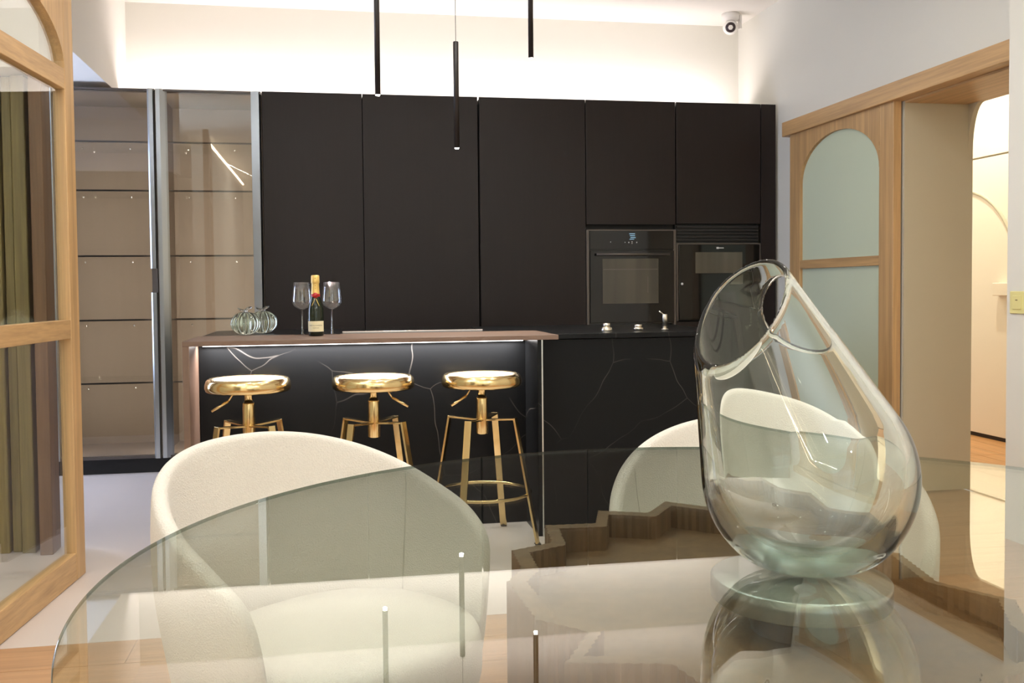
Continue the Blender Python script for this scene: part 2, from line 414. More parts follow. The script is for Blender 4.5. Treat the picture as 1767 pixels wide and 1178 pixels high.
window('assumed_window_1', 'assumed tall window behind the camera, a glowing pane added for fill light', (0.2, 2.4, YB, YB+0.02, 0.5, 2.3), M['assumed_daylight'], 1)  # unseen window, assumed; its emissive pane adds fill light
window('assumed_window_2', 'assumed bluish glowing window added on the hidden left kitchen wall', (XL, XL+0.02, 4.95, 5.7, 0.5, 2.1), M['assumed_daylight_blue'], 0)  # unseen window, assumed; blue pane added to light the kitchen floor

# header rail and sliding door on the right wall
tag(MB().box(2.80, XR, 3.549, 5.64, 1.995, 2.085).build('trim_1', M['oak_y'], None, 0.004), 'long oak header rail above the sliding door', 'door rail', None, 'structure')
def arched_door(name, label, length, zt, rails, stile, pane_mat, arch_r, thick=0.045, arch_z=None, loc=(0, 0, 0), rz=0.0, n_oak='oak_z'):
    """door panel in its own frame: runs along local +y from 0 to length, faces local -x"""
    t = thing(name, label, 'door', loc, rz, None, 'structure')
    h = thick/2
    box('stile', (-h, h, 0, stile, 0.0, zt), M[n_oak], t, 0.003)
    box('stile', (-h, h, length-stile, length, 0.0, zt), M[n_oak], t, 0.003)
    for (z0, z1) in rails:
        box('rail', (-h+0.001, h-0.001, stile, length-stile, z0, z1), M['oak_y'] if n_oak != 'x' else M['oak_x'], t, 0.002)
    # arched head: solid above the curve
    wI = length-2*stile; ztop = arch_z; n = 28
    pts = [(stile, zt), (length-stile, zt)]
    for i in range(n+1):
        a = PI*i/n
        pts.append((length/2+wI/2*math.cos(a), ztop-arch_r+arch_r*math.sin(a)))
    m_ = MB()
    # quads between the top edge and the curve
    fr, bk = [], []
    for s_, arr in ((-h+0.0005, fr), (h-0.0005, bk)):
        for i in range(n+1):
            a = PI*i/n; yy = length/2+wI/2*math.cos(a)
            arr.append((m_.bm.verts.new((s_, yy, zt)), m_.bm.verts.new((s_, yy, ztop-arch_r+arch_r*math.sin(a)))))
    for i in range(n):
        m_.bm.faces.new((fr[i][0], fr[i+1][0], fr[i+1][1], fr[i][1]))
        m_.bm.faces.new((bk[i][0], bk[i][1], bk[i+1][1], bk[i+1][0]))
        m_.bm.faces.new((fr[i][1], fr[i+1][1], bk[i+1][1], bk[i][1]))
        m_.bm.faces.new((fr[i][0], bk[i][0], bk[i+1][0], fr[i+1][0]))
    m_.build('arch_head', M[n_oak], t)
    zs = [0.0]+[v for r_ in sorted(rails) for v in r_]+[zt]
    zz = sorted(rails)
    for (a, b) in zip(zz, zz[1:]):
        box('pane', (-0.004, 0.004, stile-0.004, length-stile+0.004, a[1]-0.004, b[0]+0.004), pane_mat, t)
    a = zz[-1]
    pts = [(stile-0.004, a[1]-0.004), (length-stile+0.004, a[1]-0.004)]
    for i in range(n+1):
        q = PI*i/n; pts.append((length/2+(wI/2+0.004)*math.cos(q), ztop-arch_r+(arch_r+0.004)*math.sin(q)))
    MB().prism(pts, 0, -0.004, 0.004).build('pane', pane_mat, t)
    return t
arched_door('door_1', 'oak sliding door with arched frosted pane beside the dark cabinets', 1.115, 1.995,
            [(0.0, 0.12), (1.163, 1.215)], 0.13, M['frost'], 0.26, 0.045, 1.935, (2.845, 4.462, 0.004))

# glazed oak door on the left, standing slightly ajar
A = Vector((-0.932, 3.825, 0)); ang = math.atan2(-0.0918, 0.9958)  # local +y runs from A towards the viewer
dl = arched_door('door_2', 'oak framed clear glass door with arched head at the left edge', 1.10, 2.34,
                 [(0.0, 0.10), (0.895, 0.963), (1.803, 1.876)], 0.09, M['glass_pane'], 0.212, 0.045, 2.092, (A.x-0.022, A.y, 0.002), PI-0.0921)

# timber slats seen through the left door
sw = thing('slat_screen', 'dark olive timber slat screen behind the left glass door', 'slat screen', (0, 0, 0))
box('backing', (-1.98, -1.14, 4.24, 4.27, 0.0, 1.95), M['cab_body'], sw)
xs = -1.97; k = 0
smesh = {}
while xs < -1.22:
    wv = (0.045, 0.036, 0.052, 0.04)[k % 4]; dp = (0.06, 0.045, 0.075)[k % 3]
    key = (k % 4, k % 3)
    if key not in smesh: smesh[key] = MB().box(0, wv, -dp, 0, 0.0, 1.94).mesh('slat', M['slat'], 0.003, seg=1)
    o = link(bpy.data.objects.new('slat', smesh[key]), sw); o.location = (xs, 4.24, 0.0)
    xs += wv+0.008; k += 1
box('end_post', (-1.178, -1.128, 4.12, 4.24, 0, 1.94), M['basewood'], sw, 0.003)

# hall wardrobe with arch groove
wb = thing('hall_wardrobe', 'cream hallway wardrobe with an arched groove and a pull ledge', 'wardrobe', (0, 0, 0))
box('door_panel', (4.425, 4.455, 5.0, 6.9, 0.03, 1.925), M['wall_hall'], wb, 0.002)
box('top_panel', (4.425, 4.455, 5.0, 6.9, 1.937, 2.80), M['wall_hall'], wb, 0.002)
box('plinth', (4.44, 4.455, 5.0, 6.9, 0.0, 0.03), M['brass_dark'], wb)
ap = []
for i in range(25):
    a = PI*i/24; ap.append((4.425, 6.16+0.58*math.cos(a), 1.10+0.62*math.sin(a)))
MB().tube([(4.425, 6.74, 0.05)]+ap+[(4.425, 5.58, 0.05)], 0.013, 8).build('arch_moulding', M['jamb'], wb)
box('pull_ledge', (4.375, 4.425, 5.45, 5.76, 0.985, 1.07), M['wall_hall'], wb, 0.004)

# ================================================================== TALL CABINETS
Y0, Y1 = YCAB, 6.38; ZT = 2.24
tag(box('plinth', (-1.60, 2.86, Y0+0.05, Y1, 0.0, 0.09), M['plinth']), 'black recessed plinth under the whole run of tall cabinets', 'plinth')
G = 0.002
def tall_cabinet(x0, x1, label, z0=0.092, z1=ZT):
    t = thing('tall_cabinet', label, 'cabinet', ((x0+x1)/2, Y0, 0), 0, 'dark tall cabinets along the rear wall')
    w = (x1-x0)/2
    box('body', (-w+0.001, w-0.001, 0.022, Y1-Y0, z0, z1-0.012), M['cab_body'], t)
    d = box('door', (-w+G, w-G, 0.0, 0.021, z0, z1), M['cab'], t, 0.0015)
    return t
tall_cabinet(-0.385, 0.203, 'dark brown tall cabinet directly right of the glass display cabinets')
tall_cabinet(0.203, 0.905, 'dark brown tall cabinet behind the middle pendant lamp')
tall_cabinet(0.912, 1.586, 'wide dark brown tall cabinet immediately left of the larger oven')
# oven column
t = thing('tall_cabinet', 'dark tall cabinet housing the larger oven', 'cabinet', (1.883, Y0, 0), 0, 'dark tall cabinets along the rear wall')
box('body', (-0.296, 0.296, 0.06, Y1-Y0, 0.092, ZT-0.012), M['cab_body'], t)
box('upper_door', (-0.296+G, 0.296-G, 0, 0.021, 1.462, ZT), M['cab'], t, 0.0015)
box('drawer_front', (-0.296+G, 0.296-G, 0, 0.021, 0.092, 0.815), M['cab'], t, 0.0015)
# second appliance column
t = thing('tall_cabinet', 'dark tall cabinet housing the smaller oven next to the right wall', 'cabinet', (2.47, Y0, 0), 0, 'dark tall cabinets along the rear wall')
box('body', (-0.288, 0.288, 0.06, Y1-Y0, 0.092, ZT-0.012), M['cab_body'], t)
box('upper_door', (-0.288+G, 0.288-G, 0, 0.021, 1.468, ZT), M['cab'], t, 0.0015)
box('drawer_front', (-0.288+G, 0.288-G, 0, 0.021, 0.092, 0.84), M['cab'], t, 0.0015)
vg = box('vent_grille', (-0.286, 0.286, 0.030, 0.05, 1.345, 1.464), M['plinth'], t)
for k in range(5): box('louvre', (-0.28, 0.28, 0.012, 0.030, 1.360+k*0.021, 1.368+k*0.021), M['black'], vg)
tag(box('filler_panel', (2.762, 2.862, Y0, Y0+0.02, 0.092, ZT), M['cab'], None, 0.0015), 'narrow dark filler panel between the smaller oven and right wall', 'panel')

# ovens
def bars(name, parent, rects, y, m_, d=0.0008):
    b = MB()
    for (x0, x1, z0, z1) in rects: b.box(x0, x1, y-d, y, z0, z1)
    return b.build(name, m_, parent)
ov = thing('oven', 'larger black glass oven with grey side trims and glowing display', 'oven', (1.883, Y0, 0))
box('chassis', (-0.279, 0.279, 0.0, 0.055, 0.830, 1.424), M['ovenglass'], ov)
for s_ in (-1, 1): box('side_trim', (s_*0.287-0.009, s_*0.287+0.009, -0.008, 0.03, 0.822, 1.430), M['ovenframe'], ov, 0.002)
box('top_trim', (-0.278, 0.278, -0.006, 0.02, 1.422, 1.430), M['ovenframe'], ov)
cp = box('control_panel', (-0.277, 0.277, -0.012, 0.0, 1.305, 1.420), M['ovenglass'], ov, 0.001)
for rc_ in [(-0.018, 0.020, 1.400, 1.405), (-0.014, 0.020, 1.388, 1.393), (-0.010, 0.024, 1.376, 1.381), (-0.016, 0.014, 1.366, 1.370)]: bars('display_line', cp, [rc_], -0.012, M['display'])
for rc_ in [(-0.143, -0.138, 1.348, 1.354), (-0.048, -0.044, 1.346, 1.351), (-0.024, -0.018, 1.344, 1.352), (-0.004, 0.004, 1.340, 1.344), (-0.004, 0.004, 1.350, 1.354), (0.028, 0.034, 1.344, 1.352)]: bars('icon', cp, [rc_], -0.012, M['print'])
dr = ov_door = box('door', (-0.277, 0.277, -0.018, 0.0, 0.842, 1.296), M['ovenglass'], ov, 0.002)
box('window', (-0.196, 0.172, -0.0195, -0.018, 0.962, 1.245), M['ovenwin'], dr)
MB().tube([(-0.24, -0.045, 1.272), (0.24, -0.045, 1.272)], 0.008, 10).tube([(-0.22, -0.045, 1.272), (-0.22, -0.018, 1.272)], 0.006, 8).tube([(0.22, -0.045, 1.272), (0.22, -0.018, 1.272)], 0.006, 8).build('handle', M['ovenframe'], dr)
box('rack', (-0.19, 0.166, -0.0205, -0.0195, 1.176, 1.180), M['ovenframe'], ov_door)
box('rack', (0.100, 0.103, -0.0205, -0.0195, 1.03, 1.13), M['ovenframe'], ov_door)
ov2 = thing('oven', 'smaller black compact oven with pale logo mark near the right wall', 'oven', (2.47, Y0, 0))
box('chassis', (-0.278, 0.278, 0.0, 0.055, 0.85, 1.338), M['ovenglass'], ov2)
for s_ in (-1, 1): box('side_trim', (s_*0.281-0.006, s_*0.281+0.006, -0.004, 0.03, 0.845, 1.344), M['ovenframe'], ov2, 0.0015)
box('top_trim', (-0.275, 0.275, -0.004, 0.02, 1.336, 1.344), M['ovenframe'], ov2)
dr = box('door', (-0.274, 0.274, -0.014, 0.0, 0.856, 1.333), M['ovenglass'], ov2, 0.002)
box('window', (-0.165, 0.155, -0.0155, -0.014, 1.150, 1.285), M['ovenwin'], dr)
bars('logo_mark', dr, [(-0.022, -0.006, 1.306, 1.318), (-0.006, 0.028, 1.309, 1.315)], -0.014, M['print'])
MB().lathe([(0, -0.006), (0.008, -0.006), (0.008, 0.0), (0, 0.0)], n=12).build('release_button', M['print'], dr)
bpy.data.objects['release_button'].rotation_euler = (PI/2, 0, 0); bpy.data.objects['release_button'].location = (-0.255, -0.016, 1.083)

# glass display cabinets
SHELF_Z = (1.939, 1.656, 1.275, 0.901, 0.531)
def display_cabinet(x0, x1, label, hx):
    t = thing('display_cabinet', label, 'display cabinet', ((x0+x1)/2, Y0, 0), 0, 'glass display cabinets')
    w = (x1-x0)/2; D = Y1-Y0
    box('back_panel', (-w+0.018, w-0.018, D-0.02, D, 0.105, ZT-0.018), M['taupe'], t)
    for s_ in (-1, 1):
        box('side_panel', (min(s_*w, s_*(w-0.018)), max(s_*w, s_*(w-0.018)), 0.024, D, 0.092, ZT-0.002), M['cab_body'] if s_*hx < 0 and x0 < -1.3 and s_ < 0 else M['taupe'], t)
    box('top_panel', (-w+0.018, w-0.018, 0.024, D, ZT-0.02, ZT-0.002), M['taupe'], t)
    box('bottom_panel', (-w+0.018, w-0.018, 0.024, D, 0.092, 0.11), M['taupe'], t)
    for z in SHELF_Z:
        s_ = box('shelf', (-w+0.02, w-0.02, 0.06, D-0.022, z-0.004, z+0.004), M['glass_shelf'], t)
        box('edge_trim', (-w+0.02, w-0.02, 0.054, 0.06, z-0.005, z+0.005), M['shelf_edge'], s_)
        for q in (-0.24, 0.24):
            pn = MB().lathe([(0, -0.006), (0.004, -0.004), (0.005, 0.0), (0.004, 0.004), (0, 0.006)], q*0.55, 0.11, 10).build('shelf_pin', M['chrome'], s_)
            pn.location = (0, 0, z-0.035)
    d = thing('door', '', ''); d.name = 'door'; del d['category']; del d['label']; d.parent = t
    box('pane', (-w+0.03, w-0.03, 0.006, 0.012, 0.10, ZT-0.006), M['glass_cab'], d)
    box('door_rail', (-w+0.004, w-0.004, 0.0, 0.02, ZT-0.014, ZT-0.002), M['ovenframe'], d)
    box('door_rail', (-w+0.004, w-0.004, 0.0, 0.02, 0.092, 0.106), M['ovenframe'], d)
    return t, d
t1, d1 = display_cabinet(-1.575, -0.985, 'glass display cabinet nearest the left oak door with taupe interior', 1)
t2, d2 = display_cabinet(-0.985, -0.387, 'glass display cabinet beside the dark tall cabinets with taupe interior', -1)
box('side_cheek', (-0.299, -0.297, 0.0, 0.02, 0.092, ZT), M['cab_body'], t1)
def stile(par, x0, x1, name='door_stile', z0=0.092, z1=ZT-0.002, y0=-0.004, y1=0.022):
    return box(name, (x0, x1, y0, y1, z0, z1), M['alu'], par, 0.002)
# aluminium stiles; the grip stile of the left door bulges towards the room
b_ = MB(); b_.prism([(0.258, 0.02), (0.252, -0.004), (0.262, -0.016), (0.284, -0.016), (0.290, 0.02)], 2, 1.20, ZT-0.002); b_.build('grip_stile', M['alu'], d1)
b_ = MB(); b_.prism([(0.258, 0.02), (0.252, -0.004), (0.262, -0.016), (0.284, -0.016), (0.290, 0.02)], 2, 0.092, 1.06); b_.build('grip_stile', M['alu'], d1)
box('finger_pull', (0.258, 0.290, 0.0, 0.02, 1.06, 1.20), M['ovenframe'], d1)
stile(d1, -0.294, -0.270)
b_ = MB(); b_.prism([(-0.295, 0.02), (-0.295, -0.012), (-0.272, -0.012), (-0.236, 0.012), (-0.236, 0.02)], 2, 0.092, ZT-0.002); b_.build('grip_stile', M['alu'], d2)
b_ = MB(); b_.prism([(0.246, 0.02), (0.240, -0.006), (0.286, -0.014), (0.296, 0.02)], 2, 0.092, ZT-0.002); b_.build('grip_stile', M['alu'], d2)
for x_ in (-1.545, -1.015, -0.955, -0.415):
    area_light('assumed_display_light', (x_, YCAB+0.034, 1.16), (0.25 if x_ in (-1.545, -0.955) else -0.25, 1, 0), 0.012, 2.0, 4.5, (1, 0.93, 0.84))  # assumed strips hidden behind the stiles, added to brighten the interiors
# cove strip body on the cabinet tops
tag(box('cove_strip', (-1.2, 2.75, 6.24, 6.30, ZT-0.01, ZT+0.022), M['white_plastic']), 'white light strip lying on top of the tall cabinets', 'light strip')

# ================================================================== ISLAND AND BAR
ZB = 0.864
isl = thing('kitchen_island', 'black marble kitchen island behind the bar stools', 'island', (0.6, 4.6, 0))
def ib(name, b, m_, par=isl, bv=0.002):
    x0, x1, y0, y1, z0, z1 = b
    return box(name, (x0-0.6, x1-0.6, y0-4.6, y1-4.6, z0, z1), m_, par, bv)
ib('body', (0.895, 1.78, 4.115, 5.02, 0.0, 0.838), M['marble'])
ib('front_panel', (-0.56, 0.895, 4.255, 4.275, 0.0, 0.838), M['marble'])
ib('rear_body', (-0.56, 0.893, 4.276, 5.02, 0.0, 0.838), M['cab_body'])
ib('worktop', (-0.575, 1.80, 4.44, 5.05, 0.840, ZB-0.001), M['marble'], isl, 0.003)
ib('worktop_return', (0.957, 1.80, 4.10, 4.44, 0.840, ZB-0.001), M['marble'], isl, 0.003)
bar = thing('bar_counter', 'bronze brown bar top with side panels over the brass stools', 'bar counter', (0.18, 4.2, 0))
def bb(name, b, m_, par=bar, bv=0.0015):
    x0, x1, y0, y1, z0, z1 = b
    return box(name, (x0-0.18, x1-0.18, y0-4.2, y1-4.2, z0, z1), m_, par, bv)
bb('bar_top', (-0.588, 0.955, 3.979, 4.438, 0.845, 0.865), M['bronze'])
bb('side_panel', (-0.588, -0.562, 3.982, 4.43, 0.0, 0.845), M['bronze'])
sp_ = bb('side_panel', (0.864, 0.885, 3.985, 4.25, 0.0, 0.845), M['marble'])
bb('edge_strip', (0.880, 0.886, 3.980, 3.985, 0.0, 0.845), M['steel'], sp_, 0)
bb('light_channel', (-0.54, 0.85, 4.225, 4.248, 0.829, 0.845), M['led'])
# hob
hb = thing('induction_hob', 'black induction hob with a thin bright front trim on the island', 'hob', (0.38, 4.75, ZB-0.001))
box('glass_plate', (-0.33, 0.33, -0.235, 0.235, 0.0, 0.004), M['hob'], hb, 0.001)
box('front_trim', (-0.33, 0.33, -0.250, -0.235, 0.0, 0.010), M['chrome'], hb, 0.001)
# knobs and tap lever on the worktop
kn = thing('control_knob', 'taller round nickel knob on the black worktop', 'knob', (1.262, 4.30, ZB-0.001), 0, 'nickel knobs on the island')
MB().lathe([(0, 0), (0.026, 0), (0.026, 0.006), (0.024, 0.016), (0, 0.016)], n=28).build('skirt', M['nickel'], kn, 0.001)
MB().lathe([(0, 0.016), (0.017, 0.016), (0.017, 0.034), (0.014, 0.036), (0, 0.036)], n=28).build('cap', M['nickel'], kn)
kn = thing('control_knob', 'lower round nickel knob between the tall knob and the lever', 'knob', (1.415, 4.30, ZB-0.001), 0, 'nickel knobs on the island')
MB().lathe([(0, 0), (0.023, 0), (0.023, 0.012), (0.021, 0.014), (0, 0.014)], n=28).build('skirt', M['nickel'], kn)
MB().lathe([(0, 0.014), (0.017, 0.014), (0.018, 0.027), (0.0, 0.028)], n=28).build('cap', M['nickel'], kn)
tp = thing('tap_lever', 'slim nickel tap control with slanted lever on the worktop', 'tap control', (1.560, 4.34, ZB-0.001))
MB().lathe([(0, 0), (0.017, 0), (0.017, 0.004), (0, 0.004)], n=28).build('base_ring', M['nickel'], tp)
MB().lathe([(0, 0.004), (0.0115, 0.004), (0.0115, 0.071), (0.0105, 0.073), (0, 0.073)], n=24).build('column', M['nickel'], tp)
MB().tube([(-0.006, 0, 0.071), (-0.028, 0, 0.088)], 0.003, 8).build('lever', M['nickel'], tp)

# ================================================================== STOOLS
def stool(x, y, phi, lever_side, zseat, label):
    t = thing('bar_stool', label, 'bar stool', (x, y, 0), 0, 'brass bar stools at the bar')
    R = 0.168; z = zseat
    MB().lathe([(0, z-0.010), (0.07, z-0.009), (0.12, z-0.006), (0.142, z-0.001), (0.142, z-0.004), (0.12, z-0.012), (0, z-0.015)], n=64).build('seat_dish', M['brass_satin'], t)
    prof = [(0.142, z-0.001), (0.150, z+0.002), (0.158, z), (0.165, z-0.008), (0.1695, z-0.022), (0.1705, z-0.036), (0.167, z-0.048), (0.160, z-0.053), (0.155, z-0.050), (0.152, z-0.03), (0.12, z-0.022), (0, z-0.02)]
    MB().lathe(prof, n=64).build('seat_rim', M['brass'], t)
    MB().lathe([(0, z-0.025), (0.028, z-0.028), (0.020, z-0.05), (0.017, z-0.062), (0.017, z-0.096), (0, z-0.096)], n=24).build('spindle', M['brass'], t)
    MB().lathe([(0, z-0.096), (0.020, z-0.096), (0.020, z-0.101), (0, z-0.101)], n=24).build('seal_ring', M['brass_dark'], t)
    MB().lathe([(0, z-0.101), (0.0235, z-0.101), (0.0245, z-0.104), (0.0245, z-0.250), (0.0225, z-0.254), (0, z-0.254)], n=28).build('column', M['brass'], t)
    s = lever_side
    lv = MB().tube([(s*0.052, -0.05, z-0.03), (s*0.060, -0.052, z-0.065), (s*0.074, -0.055, z-0.086)], 0.0035, 8).build('lever', M['brass'], t)
    MB().tube([(s*0.074, -0.055, z-0.086), (s*0.138, -0.062, z-0.124)], 0.0055, 10).build('lever_grip', M['brass'], lv)
    zt = z-0.182; rt_, rb = 0.150, 0.245
    for k in range(4):
        a = phi+k*PI/2; c, s_ = math.cos(a), math.sin(a); tang = (-s_, c, 0)
        MB().bar((c*0.02, s_*0.02, zt-0.012), (c*rt_, s_*rt_, zt-0.004), 0.030, 0.007, tang).build('arm', M['brass'], t, 0.001)
        MB().bar((c*(rt_-0.002), s_*(rt_-0.002), zt), (c*rb, s_*rb, 0.004), 0.030, 0.009, tang).build('leg', M['brass'], t, 0.001)
        box('foot_pad', (-0.012, 0.012, -0.012, 0.012, 0, 0.005), M['black'], t).location = (c*rb, s_*rb, 0)
    zr = 0.205; rr = rt_+(rb-rt_)*(zt-zr)/zt-0.006
    ring = [(rr*math.cos(2*PI*i/48), rr*math.sin(2*PI*i/48), zr) for i in range(48)]
    MB().tube(ring, 0.0075, 10, closed=True).build('foot_ring', M['brass'], t)
stool(-0.335, 3.99, math.radians(-50), -1, 0.712, 'polished brass bar stool nearest the left end of the bar')
stool(0.168, 3.99, math.radians(-40), 1, 0.708, 'polished brass bar stool in the middle of the three')
stool(0.622, 3.99, math.radians(-31), -1, 0.706, 'polished brass bar stool nearest the right end of the bar')

# ================================================================== THINGS ON THE BAR
def pumpkin(x, y, r, label, rz):
    t = thing('glass_pumpkin', label, 'ornament', (x, y, ZB), rz, 'ribbed glass pumpkins on the bar')
    n = 14
    prof = []
    for i in range(n+1):
        a = -PI/2+PI*i/n; prof.append((max(0.0, r*math.cos(a))**0.9*(r**0.1) if i not in (0, n) else 0.0, r*0.80*(1+math.sin(a))*0.98))
    prof[-1] = (0.0, prof[-1][1]-0.012)
    inn = [(max(0.0, q-0.006), min(max(z, 0.008), prof[-2][1]-0.006)) for q, z in prof]
    inn[0] = (0.0, 0.008); inn[-1] = (0.0, prof[-2][1]-0.010)
    rb = lambda a, k: 1-0.16*abs(math.cos(4.5*a))**5
    MB().lathe(prof, n=108, rib=rb).lathe(inn[::-1], n=108, rib=rb).build('body', M['glass_pumpkin'], t)
    MB().tube([(0, 0, r*1.54), (0.004, 0, r*1.68), (0.016, 0.004, r*1.80), (0.03, 0.006, r*1.84)], 0.006, 10, radii=[0.010, 0.007, 0.006, 0.005]).build('stem', M['glass_wine'], t)
    MB().tube([(0, 0, r*1.60), (-0.022, 0, r*1.70), (-0.034, 0, r*1.82)], 0.003, 8, radii=[0.006, 0.004, 0.002]).build('tendril', M['glass_wine'], t)
pumpkin(-0.385, 4.50, 0.068, 'ribbed clear glass pumpkin at the left, in front of its twin', 0.4)
pumpkin(-0.318, 4.66, 0.068, 'ribbed clear glass pumpkin at the right, behind its twin', 0.0)
def wine_glass(x, y, label):
    t = thing('wine_glass', label, 'wine glass', (x, y, ZB), 0, 'stemmed wine glasses beside the bottle')
    z0 = 0.112
    outer = [(0.0, z0+0.0015), (0.0036, z0+0.0015), (0.010, z0+0.003), (0.024, z0+0.010), (0.036, z0+0.020), (0.0425, z0+0.034), (0.0432, z0+0.045), (0.040, z0+0.08), (0.0360, z0+0.124)]
    inner = [(r-0.0012, z+0.001) for r, z in outer[::-1]]; inner[-1] = (0, z0+0.003)
    MB().lathe(outer+inner, n=40).build('bowl', M['glass_bowl'], t)
    MB().lathe([(0.0055, 0.004), (0.0034, 0.02), (0.0030, 0.07), (0.0034, z0+0.002), (0.005, z0+0.003)], n=16).build('stem', M['glass_wine'], t)
    MB().lathe([(0, 0), (0.036, 0), (0.036, 0.0015), (0.012, 0.0035), (0, 0.005)], n=40).build('foot', M['glass_wine'], t)
wine_glass(-0.128, 4.40, 'clear wine glass standing just left of the champagne bottle')
wine_glass(0.004, 4.41, 'clear wine glass standing just right of the champagne bottle')
bt = thing('champagne_bottle', 'small dark champagne bottle with gold foil neck and red seal', 'bottle', (-0.066, 4.268, ZB+0.001))
MB().lathe([(0, 0.004), (0.020, 0.0), (0.031, 0.002), (0.0335, 0.008), (0.0335, 0.095), (0.0325, 0.118), (0.028, 0.140), (0.0215, 0.162), (0.0172, 0.182), (0.0145, 0.21), (0.0135, 0.25), (0, 0.25)], n=40).build('body', M['bottle'], bt)
MB().lathe([(0.0192, 0.178), (0.0172, 0.200), (0.0160, 0.226), (0.0162, 0.229), (0.0182, 0.233), (0.0182, 0.240), (0.0176, 0.262), (0.0150, 0.266), (0, 0.266)], n=32).build('foil', M['foil'], bt)
b_ = MB()
n = 20
def wrap(b_, r, a0, a1, z0, z1, n=16):
    A_ = [b_.bm.verts.new((r*math.sin(a0+(a1-a0)*i/n), -r*math.cos(a0+(a1-a0)*i/n), z0)) for i in range(n+1)]
    B_ = [b_.bm.verts.new((r*math.sin(a0+(a1-a0)*i/n), -r*math.cos(a0+(a1-a0)*i/n), z1)) for i in range(n+1)]
    for i in range(n): b_.bm.faces.new((A_[i], A_[i+1], B_[i+1], B_[i])).smooth = True
    return b_
lb = wrap(MB(), 0.0339, -1.35, 1.35, 0.020, 0.066).build('label', M['paper'], bt)
def text(name, body, size, parent, m_, loc, rot, ext=0.0001, r=None):
    cu = bpy.data.curves.new(name, 'FONT'); cu.body = body; cu.size = size; cu.align_x = 'CENTER'; cu.align_y = 'CENTER'
    o = bpy.data.objects.new(name, cu); COL.objects.link(o)
    dg = bpy.context.evaluated_depsgraph_get(); me = bpy.data.meshes.new_from_object(o.evaluated_get(dg))
    bpy.data.objects.remove(o)
    if r:
        for v in me.vertices:
            a = v.co.x/r; z = v.co.y; v.co = (r*math.sin(a), -r*math.cos(a), z)
    me.materials.clear(); me.materials.append(m_)
    o = link(bpy.data.objects.new(name, me), parent); o.location = loc; o.rotation_euler = rot
    return o
text('lettering', 'MOËT & CHANDON', 0.0068, lb, M['ink'], (0, 0, 0.047), (0, 0, 0), r=0.03405)
text('lettering', 'CHAMPAGNE', 0.0045, lb, M['ink'], (0, 0, 0.036), (0, 0, 0), r=0.03405)
for k, ch in enumerate('MOËT'):
    text('neck_letter', ch, 0.0075, bt, M['ink'], (0, 0, 0.252-0.013*k-(0.006 if k else 0)), (0, 0, 0), r=(0.0185 if k == 0 else 0.0176))
b_ = MB(); b_.lathe([(0, 0), (0.0105, 0), (0.012, 0.001), (0.012, 0.0025), (0, 0.003)], n=20)
sl = b_.build('seal', M['red'], bt); sl.rotation_euler = (PI/2+0.1, 0, 0); sl.location = (0, -0.0195, 0.178)
wrap(MB(), 0.0193, -1.5, 1.5, 0.172, 0.184).build('red_collar', M['red'], bt)
cb = []
for i in range(7):
    q = i/6; cb.append((0.016*q, -(0.0185+0.0135*q)*0.99, 0.168-0.036*q))
MB().tube(cb, 0.0012, 6).tube([(-p[0], p[1], p[2]) for p in cb], 0.0012, 6).build('gold_ribbon', M['goldline'], bt)

# ================================================================== PENDANTS
def pendant(x, y, ztip, label, tube_len=0.49, power=7.0):
    t = thing('pendant_lamp', label, 'pendant lamp', (x, y, ztip), 0, 'slim black tube pendants over the island')
    MB().lathe([(0.0085, 0.004), (0.0125, 0.0), (0.0125, tube_len-0.002), (0.0115, tube_len), (0.002, tube_len+0.002), (0, tube_len+0.002)], n=24).build('tube', M['black'], t)
    MB().lathe([(0, -0.004), (0.008, -0.003), (0.0105, 0.002), (0.0095, 0.006), (0, 0.006)], n=20).build('bulb', M['lamp'], t)
    MB().tube([(0, 0, tube_len), (0, 0, ZC-ztip)], 0.0013, 6).build('cable', M['black'], t)
    MB().lathe([(0, ZC-ztip-0.001), (0.045, ZC-ztip-0.001), (0.045, ZC-ztip-0.025), (0, ZC-ztip-0.028)], n=28).build('ceiling_rose', M['black'], t)
    d = bpy.data.lights.new('pendant_spot', 'SPOT'); d.energy = power*4; d.color = NEUTRAL; d.spot_size = math.radians(85); d.spot_blend = 0.6; d.shadow_soft_size = 0.012
    o = bpy.data.objects.new('pendant_spot', d); COL.objects.link(o); o.location = (x, y, ztip-0.02)
pendant(0.225, 4.422, 1.950, 'black tube pendant lamp hanging at the left, its tip at cabinet-top height', 0.62)
pendant(0.582, 4.400, 1.712, 'black tube pendant lamp hanging lowest, in the middle', 0.485)
pendant(0.979, 4.612, 2.185, 'black tube pendant lamp hanging highest, at the right', 0.62)

# ================================================================== SECURITY CAMERA
sv = thing('security_camera', 'small white dome security camera in the ceiling corner', 'camera', (2.69, 6.17, 2.815))
MB().lathe([(0, ZC-2.815), (0.058, ZC-2.815), (0.058, 0.055), (0.05, 0.042), (0, 0.042)], n=32).build('base', M['white_plastic'], sv)
prof = []
for i in range(13):
    a = -PI/2+PI*i/12; prof.append((0.050*math.cos(a) if 0 < i < 12 else 0.0, 0.050*math.sin(a)))
MB().lathe(prof, n=32).build('ball', M['white_plastic'], sv)
ln = MB().lathe([(0, 0.047), (0.030, 0.047), (0.033, 0.040), (0.036, 0.03)], n=28).build('lens_cover', M['lens'], sv)
ln.rotation_euler = Vector((-0.40, -1.0, -0.30)).to_track_quat('Z', 'Y').to_euler()
MB().box(0.03, 0.045, -0.02, 0.02, -0.01, 0.08).build('bracket', M['white_plastic'], sv, 0.003).location = (0.03, 0, 0)

